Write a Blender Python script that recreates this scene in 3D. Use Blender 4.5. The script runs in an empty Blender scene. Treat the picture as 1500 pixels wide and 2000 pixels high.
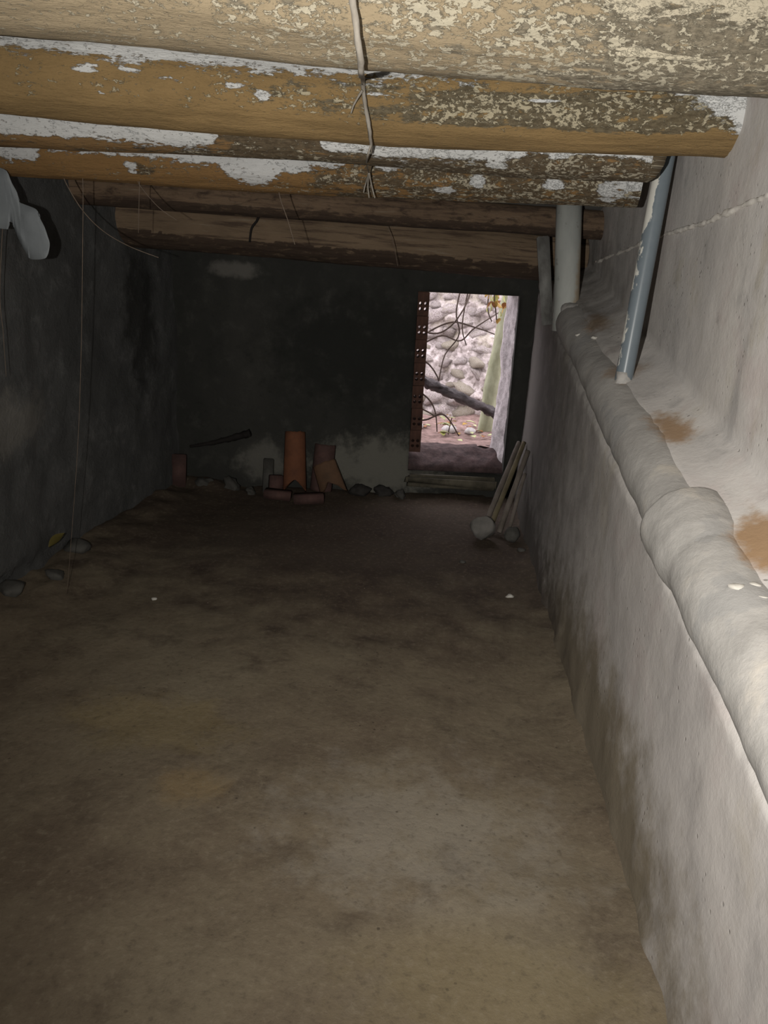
import bpy, bmesh, math, random
from mathutils import Vector, Matrix, noise as mn
import numpy as np

# ------------------------------------------------------------------ camera
scene = bpy.context.scene
COL = scene.collection
cam_d = bpy.data.cameras.new('camera'); cam = bpy.data.objects.new('camera', cam_d); COL.objects.link(cam)
cam_d.sensor_fit = 'VERTICAL'; cam_d.sensor_height = 24.0; cam_d.lens = 18.0
cam_d.clip_start = 0.02; cam_d.clip_end = 200
PITCH, YAW, ROLL = math.radians(17.186), math.radians(9.656), 0.05
CAM = Vector((0, 0, 1.65))
fh = Vector((-math.sin(YAW), math.cos(YAW), 0)); rt = Vector((math.cos(YAW), math.sin(YAW), 0)); zz = Vector((0, 0, 1))
fw = fh * math.cos(PITCH) - zz * math.sin(PITCH); up = fh * math.sin(PITCH) + zz * math.cos(PITCH)
cr_, sr_ = math.cos(ROLL), math.sin(ROLL)
ix = rt * cr_ + up * sr_; iy = up * cr_ - rt * sr_
M = Matrix((( ix.x, iy.x, -fw.x, CAM.x), (ix.y, iy.y, -fw.y, CAM.y), (ix.z, iy.z, -fw.z, CAM.z), (0, 0, 0, 1)))
cam.matrix_world = M
scene.camera = cam

# ------------------------------------------------------------------ light
scene.view_settings.view_transform = 'Standard'; scene.view_settings.look = 'None'
scene.view_settings.gamma = 1.0; scene.view_settings.use_curve_mapping = False
scene.view_settings.exposure = 0.0
world = bpy.data.worlds.new('overcast_sky'); scene.world = world; world.use_nodes = True
wb = world.node_tree.nodes['Background']; wb.inputs[0].default_value = (1.0, 0.93, 0.97, 1); wb.inputs[1].default_value = 4.0
# the torch held beside the camera: the only light inside the cellar
td = bpy.data.lights.new('hand_torch', 'SPOT'); torch = bpy.data.objects.new('hand_torch', td); COL.objects.link(torch)
td.energy = 350; td.spot_size = math.radians(150); td.spot_blend = 1.0; td.shadow_soft_size = 0.012; td.color = (1.0, 0.965, 0.90)
torch.location = (-0.22, -0.05, 1.63)
aim = Vector((0.60, 3.0, 1.72)) - torch.location
torch.rotation_euler = aim.to_track_quat('-Z', 'Y').to_euler()

# ------------------------------------------------------------------ helpers
def tag(o, label=None, cat=None, group=None, kind=None):
    if label: o['label'] = label
    if cat: o['category'] = cat
    if group: o['group'] = group
    if kind: o['kind'] = kind
    return o
def empty(name, loc=(0, 0, 0), rz=0.0):
    o = bpy.data.objects.new(name, None); COL.objects.link(o); o.location = loc; o.rotation_euler = (0, 0, rz); o.empty_display_size = .05
    return o
def obj(name, me, mat=None, parent=None, smooth=True):
    o = bpy.data.objects.new(name, me); COL.objects.link(o)
    if mat:
        if me.materials: me.materials[0] = mat
        else: me.materials.append(mat)
    if smooth: me.polygons.foreach_set('use_smooth', [True] * len(me.polygons))
    if parent: o.parent = parent
    return o
def mesh(name, v, f):
    me = bpy.data.meshes.new(name); me.from_pydata([tuple(p) for p in v], [], f); me.update(); return me
def recalc(me):
    bm = bmesh.new(); bm.from_mesh(me); bmesh.ops.remove_doubles(bm, verts=bm.verts, dist=1e-5)
    bmesh.ops.recalc_face_normals(bm, faces=bm.faces); bm.to_mesh(me); bm.free(); me.update(); return me
def fb(p, s=1.0, o=4): return mn.fractal(Vector(p) * s, 1.0, 2.0, o)
def interp(x, tab):
    if x <= tab[0][0]: return tab[0][1]
    for (a, va), (b, vb) in zip(tab, tab[1:]):
        if x <= b: return va + (vb - va) * (x - a) / (b - a)
    return tab[-1][1]
def grid(nu, nv, fn, close_u=False):
    v = [fn(i, j) for i in range(nu) for j in range(nv)]; f = []
    for i in range(nu if close_u else nu - 1):
        for j in range(nv - 1):
            a = i * nv + j; b = ((i + 1) % nu) * nv + j
            f.append((a, b, b + 1, a + 1))
    return v, f
def tube(pts, rad, seg=10, caps=True, wob=0.0, sd=0.0, squash=None):
    pts = [Vector(p) for p in pts]; n = len(pts); v = []; f = []
    rad = rad if isinstance(rad, (list, tuple)) else [rad] * n
    ref = None
    for i, p in enumerate(pts):
        t = (pts[min(i + 1, n - 1)] - pts[max(i - 1, 0)]).normalized()
        if ref is None: ref = Vector((0, 0, 1)) if abs(t.z) < .9 else Vector((1, 0, 0))
        a = t.cross(ref).normalized(); b = a.cross(t); ref = b
        for k in range(seg):
            an = 2 * math.pi * k / seg
            r = rad[i] * (1 + wob * fb((i * .35 + sd, math.cos(an) * 1.2, math.sin(an) * 1.2), 1.0, 3))
            v.append(p + a * math.cos(an) * r + b * math.sin(an) * r)
    for i in range(n - 1):
        for k in range(seg):
            k2 = (k + 1) % seg; f.append((i * seg + k, i * seg + k2, (i + 1) * seg + k2, (i + 1) * seg + k))
    if caps:
        f.append(tuple(range(seg))[::-1]); f.append(tuple((n - 1) * seg + k for k in range(seg)))
    return v, f
def smooth_path(pts, n):
    pts = [Vector(p) for p in pts]; out = []
    m = len(pts) - 1
    for i in range(n + 1):
        t = i / n * m; k = min(int(t), m - 1); u = t - k
        p0 = pts[max(k - 1, 0)]; p1 = pts[k]; p2 = pts[k + 1]; p3 = pts[min(k + 2, m)]
        out.append(.5 * ((2 * p1) + (p2 - p0) * u + (2 * p0 - 5 * p1 + 4 * p2 - p3) * u * u + (3 * p1 - p0 - 3 * p2 + p3) * u ** 3))
    return out
def box_v(x0, x1, y0, y1, z0, z1):
    v = [(x, y, z) for x in (x0, x1) for y in (y0, y1) for z in (z0, z1)]
    f = [(0, 1, 3, 2), (4, 6, 7, 5), (0, 4, 5, 1), (2, 3, 7, 6), (0, 2, 6, 4), (1, 5, 7, 3)]
    return v, f
def bevel_box(name, dx, dy, dz, b=.006, seg=2, rough=0.0, sd=0):
    bm = bmesh.new(); bmesh.ops.create_cube(bm, size=1)
    for q in bm.verts: q.co = Vector((q.co.x * dx, q.co.y * dy, q.co.z * dz))
    bmesh.ops.bevel(bm, geom=bm.edges[:], offset=b, segments=seg, affect='EDGES')
    if rough:
        for q in bm.verts: q.co += mn.noise_vector(q.co * 9 + Vector((sd, sd * 2, 0))) * rough
    me = bpy.data.meshes.new(name); bm.to_mesh(me); bm.free(); return me
def rock_mesh(name, sd, sub=2, sc=(1, 1, 1), rough=.35, cut=True):
    bm = bmesh.new(); bmesh.ops.create_icosphere(bm, subdivisions=sub, radius=1)
    rr = random.Random(sd)
    planes = [(Vector((rr.uniform(-1, 1), rr.uniform(-1, 1), rr.uniform(-1, 1))).normalized(), rr.uniform(.55, .85)) for _ in range(7)]
    for q in bm.verts:
        c = q.co.copy()
        if cut:
            for n, d in planes:
                e = c.dot(n) - d
                if e > 0: c -= n * e * .9
        c *= 1 + rough * .5 * fb(q.co + Vector((sd * 3.1, 0, 0)), 1.3, 3)
        q.co = Vector((c.x * sc[0], c.y * sc[1], c.z * sc[2]))
    me = bpy.data.meshes.new(name); bm.to_mesh(me); bm.free(); return me

# ------------------------------------------------------------------ shader helpers
class NT:
    def __init__(s, name):
        s.m = bpy.data.materials.new(name); s.m.use_nodes = True; s.t = s.m.node_tree; s.n = s.t.nodes
        s.b = s.n['Principled BSDF']; s.b.inputs['Specular IOR Level'].default_value = .25; s.pos = None
    def new(s, ty, **kw):
        q = s.n.new(ty)
        for k, v in kw.items(): setattr(q, k, v)
        return q
    def put(s, sock, v):
        if hasattr(v, 'is_output'): s.t.links.new(v, sock)
        elif isinstance(v, (tuple, list)) and len(v) == 3 and sock.type == 'RGBA': sock.default_value = (*v, 1)
        else: sock.default_value = v
    def P(s):
        if s.pos is None: s.pos = s.new('ShaderNodeTexCoord').outputs['Object']
        return s.pos
    def at(s, name):
        q = s.new('ShaderNodeAttribute'); q.attribute_name = name; return q.outputs['Fac']
    def math(s, op, a, b=0.0, c=None, clamp=False):
        q = s.new('ShaderNodeMath', operation=op, use_clamp=clamp); s.put(q.inputs[0], a); s.put(q.inputs[1], b)
        if c is not None: s.put(q.inputs[2], c)
        return q.outputs[0]
    def vm(s, op, a, b):
        q = s.new('ShaderNodeVectorMath', operation=op); s.put(q.inputs[0], a); s.put(q.inputs[1], b); return q
    def comb(s, x, y, z):
        q = s.new('ShaderNodeCombineXYZ'); s.put(q.inputs[0], x); s.put(q.inputs[1], y); s.put(q.inputs[2], z); return q.outputs[0]
    def noise(s, scale, detail=6, rough=.6, vec=None, stretch=None, dist=0.0):
        v = vec if vec is not None else s.P()
        if stretch: v = s.vm('MULTIPLY', v, stretch).outputs[0]
        q = s.new('ShaderNodeTexNoise'); s.put(q.inputs['Vector'], v); q.inputs['Scale'].default_value = scale
        q.inputs['Detail'].default_value = detail; q.inputs['Roughness'].default_value = rough; q.inputs['Distortion'].default_value = dist
        return q.outputs['Fac']
    def voro(s, scale, vec=None, feat='F1'):
        q = s.new('ShaderNodeTexVoronoi', feature=feat); s.put(q.inputs['Vector'], vec if vec is not None else s.P()); q.inputs['Scale'].default_value = scale
        return q.outputs['Distance']
    def step(s, v, lo, hi):
        q = s.new('ShaderNodeMapRange', interpolation_type='SMOOTHSTEP'); s.put(q.inputs[0], v)
        q.inputs[1].default_value = lo; q.inputs[2].default_value = hi; return q.outputs[0]
    def ramp(s, fac, stops):
        q = s.new('ShaderNodeValToRGB'); s.put(q.inputs[0], fac); e = q.color_ramp.elements
        while len(e) < len(stops): e.new(.5)
        for k, (p, c) in enumerate(stops): e[k].position = p; e[k].color = (*c, 1)
        return q.outputs[0]
    def mix(s, fac, a, b):
        q = s.new('ShaderNodeMix', data_type='RGBA'); s.put(q.inputs[0], fac); s.put(q.inputs[6], a); s.put(q.inputs[7], b); return q.outputs[2]
    def blob(s, c, r, nz=None, edge=.35, amt=.8):
        d = s.vm('SUBTRACT', s.P(), c).outputs[0]
        d = s.vm('DIVIDE', d, r).outputs[0]
        L = s.vm('LENGTH', d, (0, 0, 0)).outputs['Value']
        if nz is None: nz = s.noise(9, 5, .65)
        L = s.math('ADD', L, s.math('MULTIPLY', s.math('SUBTRACT', nz, .5), amt * 2))
        return s.step(L, 1 + edge, 1 - edge)
    def done(s, col, rough=.9, bump=None, strength=.4, dist=.01):
        s.put(s.b.inputs['Base Color'], col); s.put(s.b.inputs['Roughness'], rough)
        if bump is not None:
            q = s.new('ShaderNodeBump'); q.inputs['Strength'].default_value = strength; q.inputs['Distance'].default_value = dist
            s.put(q.inputs['Height'], bump); s.t.links.new(q.outputs[0], s.b.inputs['Normal'])
        return s.m
def simple(name, c, c2=None, scale=14, rough=.85, bump=.3, dist=.004, stretch=None):
    s = NT(name); n = s.noise(scale, 6, .65, stretch=stretch)
    c2 = c2 or tuple(q * .55 for q in c)
    return s.done(s.ramp(n, [(.3, c2), (.68, c)]), rough, n, bump, dist)

# ------------------------------------------------------------------ materials of the setting
def mat_floor():
    s = NT('earth_floor')
    big = s.noise(.9, 5, .6); mid = s.noise(4.5, 7, .65); fine = s.noise(38, 5, .7)
    c = s.ramp(big, [(.32, (.100, .074, .052)), (.5, (.145, .116, .080)), (.66, (.172, .144, .100))])
    c = s.mix(s.math('MULTIPLY', s.step(mid, .46, .72), .55), c, (.165, .135, .092))
    c = s.mix(s.math('MULTIPLY', s.step(mid, .48, .28), .6), c, (.062, .045, .032))
    # pale mineral bloom and ochre patches
    pale = s.noise(7, 7, .7)
    m = s.blob((-.17, 1.98, 0), (.34, .26, .5), pale, .8, 2.4)
    c = s.mix(s.math('MULTIPLY', m, .5), c, (.235, .212, .178))
    m = s.blob((-1.25, 2.35, 0), (.30, .17, .5), pale, .45, 1.2)
    c = s.mix(s.math('MULTIPLY', m, .55), c, (.185, .142, .070))
    m = s.blob((-.95, 2.03, 0), (.12, .09, .5), pale, .4, 1.0)
    c = s.mix(s.math('MULTIPLY', m, .6), c, (.20, .140, .070))
    m = s.blob((.1, 1.45, 0), (.35, .2, .5), pale, .5, 1.3)
    c = s.mix(s.math('MULTIPLY', m, .5), c, (.165, .130, .070))
    # darker, redder earth towards the far wall
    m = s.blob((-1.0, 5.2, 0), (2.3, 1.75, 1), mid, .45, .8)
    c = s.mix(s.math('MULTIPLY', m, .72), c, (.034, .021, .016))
    sp = s.step(s.voro(26), .16, .07); gate = s.step(s.noise(3.2, 4), .5, .62)
    c = s.mix(s.math('MULTIPLY', s.math('MULTIPLY', sp, gate), .7), c, (.035, .026, .018))
    sp = s.step(s.voro(19), .09, .04); gate = s.step(s.noise(2.1, 4), .56, .66)
    c = s.mix(s.math('MULTIPLY', sp, gate), c, (.27, .23, .18))
    c = s.mix(s.math('MULTIPLY', s.step(fine, .5, .72), .38), c, (.22, .185, .135))
    c = s.mix(s.math('MULTIPLY', s.step(fine, .48, .28), .45), c, (.06, .047, .034))
    h = s.math('ADD', s.math('MULTIPLY', mid, 1.0), s.math('MULTIPLY', fine, .35))
    return s.done(c, .92, h, .45, .02)

STAIN = [((.345, 4.25, 1.455), (.06, .20, .05), .75), ((.42, 3.42, 1.30), (.07, .10, .07), .5), ((.53, 2.78, 1.18), (.055, .14, .06), .9), ((.65, 1.97, 1.05), (.06, .15, .07), .95)]
def mat_right():
    s = NT('grey_cement_render')
    big = s.noise(1.6, 5, .6); mid = s.noise(6, 7, .68); fine = s.noise(45, 5, .7)
    stre = s.noise(7, 6, .65, stretch=(1, 1, .5))
    c = s.ramp(big, [(.3, (.40, .38, .37)), (.5, (.50, .475, .455)), (.7, (.57, .54, .51))])
    c = s.mix(s.math('MULTIPLY', s.step(stre, .48, .30), .5), c, (.26, .25, .245))
    c = s.mix(s.math('MULTIPLY', s.step(mid, .55, .75), .45), c, (.56, .53, .50))
    c = s.mix(s.math('MULTIPLY', s.step(s.noise(3.1, 6, .6), .52, .68), .45), c, (.43, .36, .345))
    c = s.mix(s.math('MULTIPLY', s.step(s.noise(2.3, 6, .65, stretch=(1, 1.3, .8)), .55, .68), .4), c, (.36, .32, .235))
    c = s.mix(s.math('MULTIPLY', s.step(s.noise(13, 6, .7), .60, .72), .4), c, (.24, .225, .22))
    pit = s.step(s.voro(30), .2, .08); gate = s.step(s.noise(4, 4), .5, .62)
    c = s.mix(s.math('MULTIPLY', s.math('MULTIPLY', pit, gate), .6), c, (.18, .165, .15))
    nz = s.noise(8, 6, .65)
    for p, r, a in STAIN:
        c = s.mix(s.math('MULTIPLY', s.blob(p, r, nz, .6, 1.7), a * .9), c, (.26, .145, .055))
    # mud splashed up the foot of the wall, tallest around the middle
    # the lower face is tinted darker than the wall above the pipe
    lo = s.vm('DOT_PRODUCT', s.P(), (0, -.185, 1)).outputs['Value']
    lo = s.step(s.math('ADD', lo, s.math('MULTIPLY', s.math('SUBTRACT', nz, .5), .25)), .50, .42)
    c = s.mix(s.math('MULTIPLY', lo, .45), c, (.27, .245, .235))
    m = s.blob((.33, 2.75, 0), (.6, 1.35, .36), nz, .45, .75)
    c = s.mix(s.math('MULTIPLY', m, .9), c, (.150, .122, .080))
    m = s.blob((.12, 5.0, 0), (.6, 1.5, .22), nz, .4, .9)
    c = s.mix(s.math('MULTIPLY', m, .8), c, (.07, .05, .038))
    # far end below the pipe: light falloff painted in as a darker tone
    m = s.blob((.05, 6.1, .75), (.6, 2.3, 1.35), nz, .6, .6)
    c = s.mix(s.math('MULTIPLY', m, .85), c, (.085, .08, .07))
    h = s.math('ADD', mid, s.math('MULTIPLY', fine, .3)); h = s.math('SUBTRACT', h, s.math('MULTIPLY', s.math('MULTIPLY', pit, gate), .4))
    return s.done(c, .9, h, .4, .012)
def mat_dark_wall(name, c0, c1, c2, pale=None):
    s = NT(name)
    big = s.noise(1.3, 5, .6, stretch=(1, 1, .45)); mid = s.noise(7, 7, .68); fine = s.noise(50, 5, .7)
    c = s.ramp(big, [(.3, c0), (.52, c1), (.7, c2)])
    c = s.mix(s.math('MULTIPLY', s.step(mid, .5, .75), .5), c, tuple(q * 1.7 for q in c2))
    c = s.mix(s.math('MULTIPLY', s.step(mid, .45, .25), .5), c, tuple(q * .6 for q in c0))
    for p, r, col, a in (pale or []):
        c = s.mix(s.math('MULTIPLY', s.blob(p, r, mid, .5, 1.4), a), c, col)
    h = s.math('ADD', mid, s.math('MULTIPLY', fine, .35))
    return s.done(c, .93, h, .6, .025)
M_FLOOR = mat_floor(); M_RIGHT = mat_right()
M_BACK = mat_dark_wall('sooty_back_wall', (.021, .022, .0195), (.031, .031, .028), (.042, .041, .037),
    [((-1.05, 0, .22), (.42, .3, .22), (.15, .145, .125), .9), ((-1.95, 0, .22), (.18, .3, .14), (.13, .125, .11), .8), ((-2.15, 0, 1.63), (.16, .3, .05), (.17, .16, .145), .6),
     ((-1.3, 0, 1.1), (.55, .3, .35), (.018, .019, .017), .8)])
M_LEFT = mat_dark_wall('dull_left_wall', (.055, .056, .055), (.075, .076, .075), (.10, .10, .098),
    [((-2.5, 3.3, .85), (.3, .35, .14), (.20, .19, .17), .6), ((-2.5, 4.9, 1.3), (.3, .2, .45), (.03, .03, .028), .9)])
M_CEIL = simple('slab_underside', (.30, .29, .27), scale=6)

# ------------------------------------------------------------------ setting: floor, walls, ceiling
def WL(y): return .53 - .105 * (y - 1.3)
def ZC(y): return .717 + .185 * (y - 1.313) if y > .3 else .53
def floor_z(x, y):
    z = .012 * fb((x, y, 0), 1.6, 4) + .004 * fb((x, y, 3), 9, 3)
    z += .05 * max(0, 1 - abs(y - (5.85 + .2 * x)) / .35) * (.5 + .5 * fb((x, y, 7), 3, 3)) * (1 if x < -.2 else .4)
    d = abs(x + 2.5); z += .09 * max(0, 1 - d / .45) * max(0, min(1, (y - 2.2) / .8)) * (.7 + .6 * fb((x, y, 5), 3, 3))
    z += .03 * max(0, 1 - abs(x - WL(y) + .02) / .12) * (.5 + .7 * fb((x, y, 2), 4, 3))
    return z
NX, NY = 150, 260
xs = np.linspace(-3.0, 1.1, NX); ys = np.linspace(-2.4, 6.25, NY)
v, f = grid(NX, NY, lambda i, j: (xs[i], ys[j], floor_z(xs[i], ys[j])))
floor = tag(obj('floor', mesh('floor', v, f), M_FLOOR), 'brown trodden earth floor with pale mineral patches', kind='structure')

# right wall: lower face, sloping ledge, upper face set back
prof_n = 96
def FILL(y): return .022 * max(0, min(1, (y - 2.9) / .8)) + .012 * fb((y, 1, 0), 1.5, 3)
def right_profile(y):
    x0, zc = WL(y), ZC(y)
    P = []
    for k in range(44): t = k / 43; P.append((x0 - .03 * (1 - t) ** 3, -.05 + (zc + .05) * t))
    for k in range(1, 19): t = .26 * k / 18; P.append((x0 + t, zc + interp(t, [(0, 0), (.05, .10), (.098, .183), (.15, .197), (.2, .217), (.26, .26)]) + FILL(y) * min(1, t / .07)))
    for k in range(1, 35): t = k / 34; z1 = zc + .26 + FILL(y); P.append((x0 + .26 - .05 * t, z1 + (2.75 - z1) * t))
    return P
ysr = np.linspace(-2.4, 6.5, 240)
def rw(i, j):
    y = ysr[i]; x, z = PR[i][j]
    d = .006 * fb((x, y, z), 1.7, 3) + .003 * fb((x, y, z), 8, 4)
    if z < .35: d += .02 * max(0, fb((x, y * 1.0, z), 5, 3)) * (1 - z / .35)
    return (x - d, y, z + .3 * d)
PR = [right_profile(y) for y in ysr]
npf = len(PR[0])
v, f = grid(240, npf, rw)
f = [tuple(reversed(q)) for q in f]
# back of the wall body
b0 = len(v)
for i in (0, 239): v += [(1.5, ysr[i], -.05), (1.5, ysr[i], 2.75)]
f += [(b0, b0 + 2, b0 + 3, b0 + 1), tuple([0 + k for k in range(npf)] + [b0 + 1, b0]), tuple([239 * npf + k for k in range(npf)][::-1] + [b0 + 2, b0 + 3])]
f += [(npf - 1, 239 * npf + npf - 1, b0 + 3, b0 + 1)]
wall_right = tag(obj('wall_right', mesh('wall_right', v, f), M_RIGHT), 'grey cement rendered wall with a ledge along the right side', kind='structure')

def upper_x(y, z):
    zc = ZC(y); return WL(y) + .26 - .05 * (z - zc - .26) / (2.75 - zc - .26)
jp = smooth_path([(0, 2.3, 1.936), (0, 2.529, 1.92), (0, 2.956, 1.888), (0, 3.3, 1.874), (0, 3.679, 1.862), (0, 4.378, 1.825), (0, 5.2, 1.785)], 160)
jp = [Vector((upper_x(p.y, p.z) + .001, p.y, p.z + .006 * fb((p.y, 0, 0), 6, 3))) for p in jp]
v, f = tube(jp, [max(.005, .009 * (1.0 + .9 * fb((p.y * 9, 2, 0), 1, 3))) for p in jp], 8, wob=.5, sd=2)
tag(obj('trim_1', recalc(mesh('trim_1', v, f)), simple('rough_mortar_joint', (.68, .65, .60), (.48, .45, .42), 30)), 'rough mortar joint line running along the upper right wall', kind='structure')

# left wall with a broken lower edge
ysl = np.linspace(-2.4, 5.75, 200); zsl = np.linspace(-.05, 2.5, 80)
def lw(i, j):
    y, z = ysl[i], zsl[j]
    x = -2.5 - .03 * (y - 4)
    d = .03 * fb((0, y, z), 1.1, 4) + .008 * fb((1, y, z), 7, 4)
    if y < 3.6:                                    # thicker plaster that breaks off above the floor
        edge = .12 + .05 * fb((y, 0, 0), 4, 3)
        if z > edge: d += .05 * min(1, (3.6 - y) / .5) ** .7
    return (x + d, y, z)
v, f = grid(200, 80, lw)
b0 = len(v); c0, c1, c2, c3 = 0, 79, 199 * 80, 199 * 80 + 79
v += [(-3.0, -2.4, -.05), (-3.0, -2.4, 2.5), (-3.0, 5.75, -.05), (-3.0, 5.75, 2.5)]
f += [(b0, b0 + 1, b0 + 3, b0 + 2), (c1, c3, b0 + 3, b0 + 1), tuple(list(range(80)) + [b0 + 1, b0]), tuple([199 * 80 + k for k in range(80)][::-1] + [b0 + 2, b0 + 3])]
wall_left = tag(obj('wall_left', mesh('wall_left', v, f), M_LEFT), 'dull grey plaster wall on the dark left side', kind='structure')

# back wall, in its own frame: u along, w outward, z up
BROT = math.atan(.2); BORG = Vector((0, 5.93, 0))
def bw(u, w, z): return Vector((u * math.cos(BROT) - w * math.sin(BROT), 5.93 + u * math.sin(BROT) + w * math.cos(BROT), z))
U0, U1, Z0, Z1 = -.826, -.082, .20, 1.545
us = sorted(set(list(np.linspace(-3.0, U0, 56)) + list(np.linspace(U0, U1, 20)) + list(np.linspace(U1, .62, 20))))
zs = sorted(set(list(np.linspace(-.05, Z0, 8)) + list(np.linspace(Z0, Z1, 34)) + list(np.linspace(Z1, 2.4, 22))))
us = [u for k, u in enumerate(us) if k == 0 or u - us[k - 1] > 1e-6]; zs = [z for k, z in enumerate(zs) if k == 0 or z - zs[k - 1] > 1e-6]
TH = .19
def hole(ua, ub, za, zb): return ua >= U0 - 1e-6 and ub <= U1 + 1e-6 and za >= Z0 - 1e-6 and zb <= Z1 + 1e-6
v = []; f = []; nu, nz = len(us), len(zs)
for side in (0, 1):
    for u in us:
        for z in zs:
            d = .018 * fb((u, side, z), 1.4, 4) + .006 * fb((u, side + 3, z), 7, 4)
            inb = U0 - .01 <= u <= U1 + .01 and Z0 - .01 <= z <= Z1 + .01
            if inb: d *= .3
            v.append((u, (-d if side == 0 else TH + d), z))
for side in (0, 1):
    o_ = side * nu * nz
    for i in range(nu - 1):
        for j in range(nz - 1):
            if hole(us[i], us[i + 1], zs[j], zs[j + 1]): continue
            q = (o_ + i * nz + j, o_ + (i + 1) * nz + j, o_ + (i + 1) * nz + j + 1, o_ + i * nz + j + 1)
            f.append(q if side == 0 else q[::-1])
def idx(s_, i, j): return s_ * nu * nz + i * nz + j
def near(a, val): return min(range(len(a)), key=lambda k: abs(a[k] - val))
i0, i1, j0, j1 = near(us, U0), near(us, U1), near(zs, Z0), near(zs, Z1)
for j in range(j0, j1): f += [(idx(0, i0, j), idx(0, i0, j + 1), idx(1, i0, j + 1), idx(1, i0, j)), (idx(0, i1, j), idx(1, i1, j), idx(1, i1, j + 1), idx(0, i1, j + 1))]
for i in range(i0, i1): f += [(idx(0, i, j0), idx(1, i, j0), idx(1, i + 1, j0), idx(0, i + 1, j0)), (idx(0, i, j1), idx(0, i + 1, j1), idx(1, i + 1, j1), idx(1, i, j1))]
for i in range(nu - 1): f += [(idx(0, i, 0), idx(1, i, 0), idx(1, i + 1, 0), idx(0, i + 1, 0)), (idx(0, i, nz - 1), idx(0, i + 1, nz - 1), idx(1, i + 1, nz - 1), idx(1, i, nz - 1))]
for j in range(nz - 1): f += [(idx(0, 0, j), idx(0, 0, j + 1), idx(1, 0, j + 1), idx(1, 0, j)), (idx(0, nu - 1, j), idx(1, nu - 1, j), idx(1, nu - 1, j + 1), idx(0, nu - 1, j + 1))]
wall_back = tag(obj('wall_back', mesh('wall_back', v, f), M_BACK), 'soot dark rear wall pierced by a bright opening', kind='structure')
wall_back.location = BORG; wall_back.rotation_euler = (0, 0, BROT)

# wall behind the photographer closes the cellar
v, f = grid(40, 30, lambda i, j: (-3.0 + 4.5 * i / 39, -2.4 + .02 * fb((i * .3, j * .3, 9), 1, 3), -.05 + 2.75 * j / 29))
b0 = len(v); v += [(-3, -2.7, -.05), (-3, -2.7, 2.7), (1.5, -2.7, -.05), (1.5, -2.7, 2.7)]
f += [(b0, b0 + 1, b0 + 3, b0 + 2)]
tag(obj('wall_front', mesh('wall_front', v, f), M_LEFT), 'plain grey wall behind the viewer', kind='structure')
def zceil(y): return 2.43 - .108 * max(0, y - 2)
v = []; f = []
yc = [-2.7, 0, 2, 3, 4, 5, 5.6, 6.2]
for y in yc: v += [(-3.05, y, zceil(y)), (1.5, y, zceil(y)), (1.5, y, zceil(y) + .4), (-3.05, y, zceil(y) + .4)]
for k in range(len(yc) - 1):
    a = 4 * k; b = a + 4
    f += [(a, a + 1, b + 1, b), (a + 1, a + 2, b + 2, b + 1), (a + 2, a + 3, b + 3, b + 2), (a + 3, a, b, b + 3)]
f += [(3, 2, 1, 0), (28, 29, 30, 31)]
tag(obj('ceiling', mesh('ceiling', v, f), M_CEIL, smooth=False), 'grey slab above the ceiling logs', kind='structure')

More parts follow.
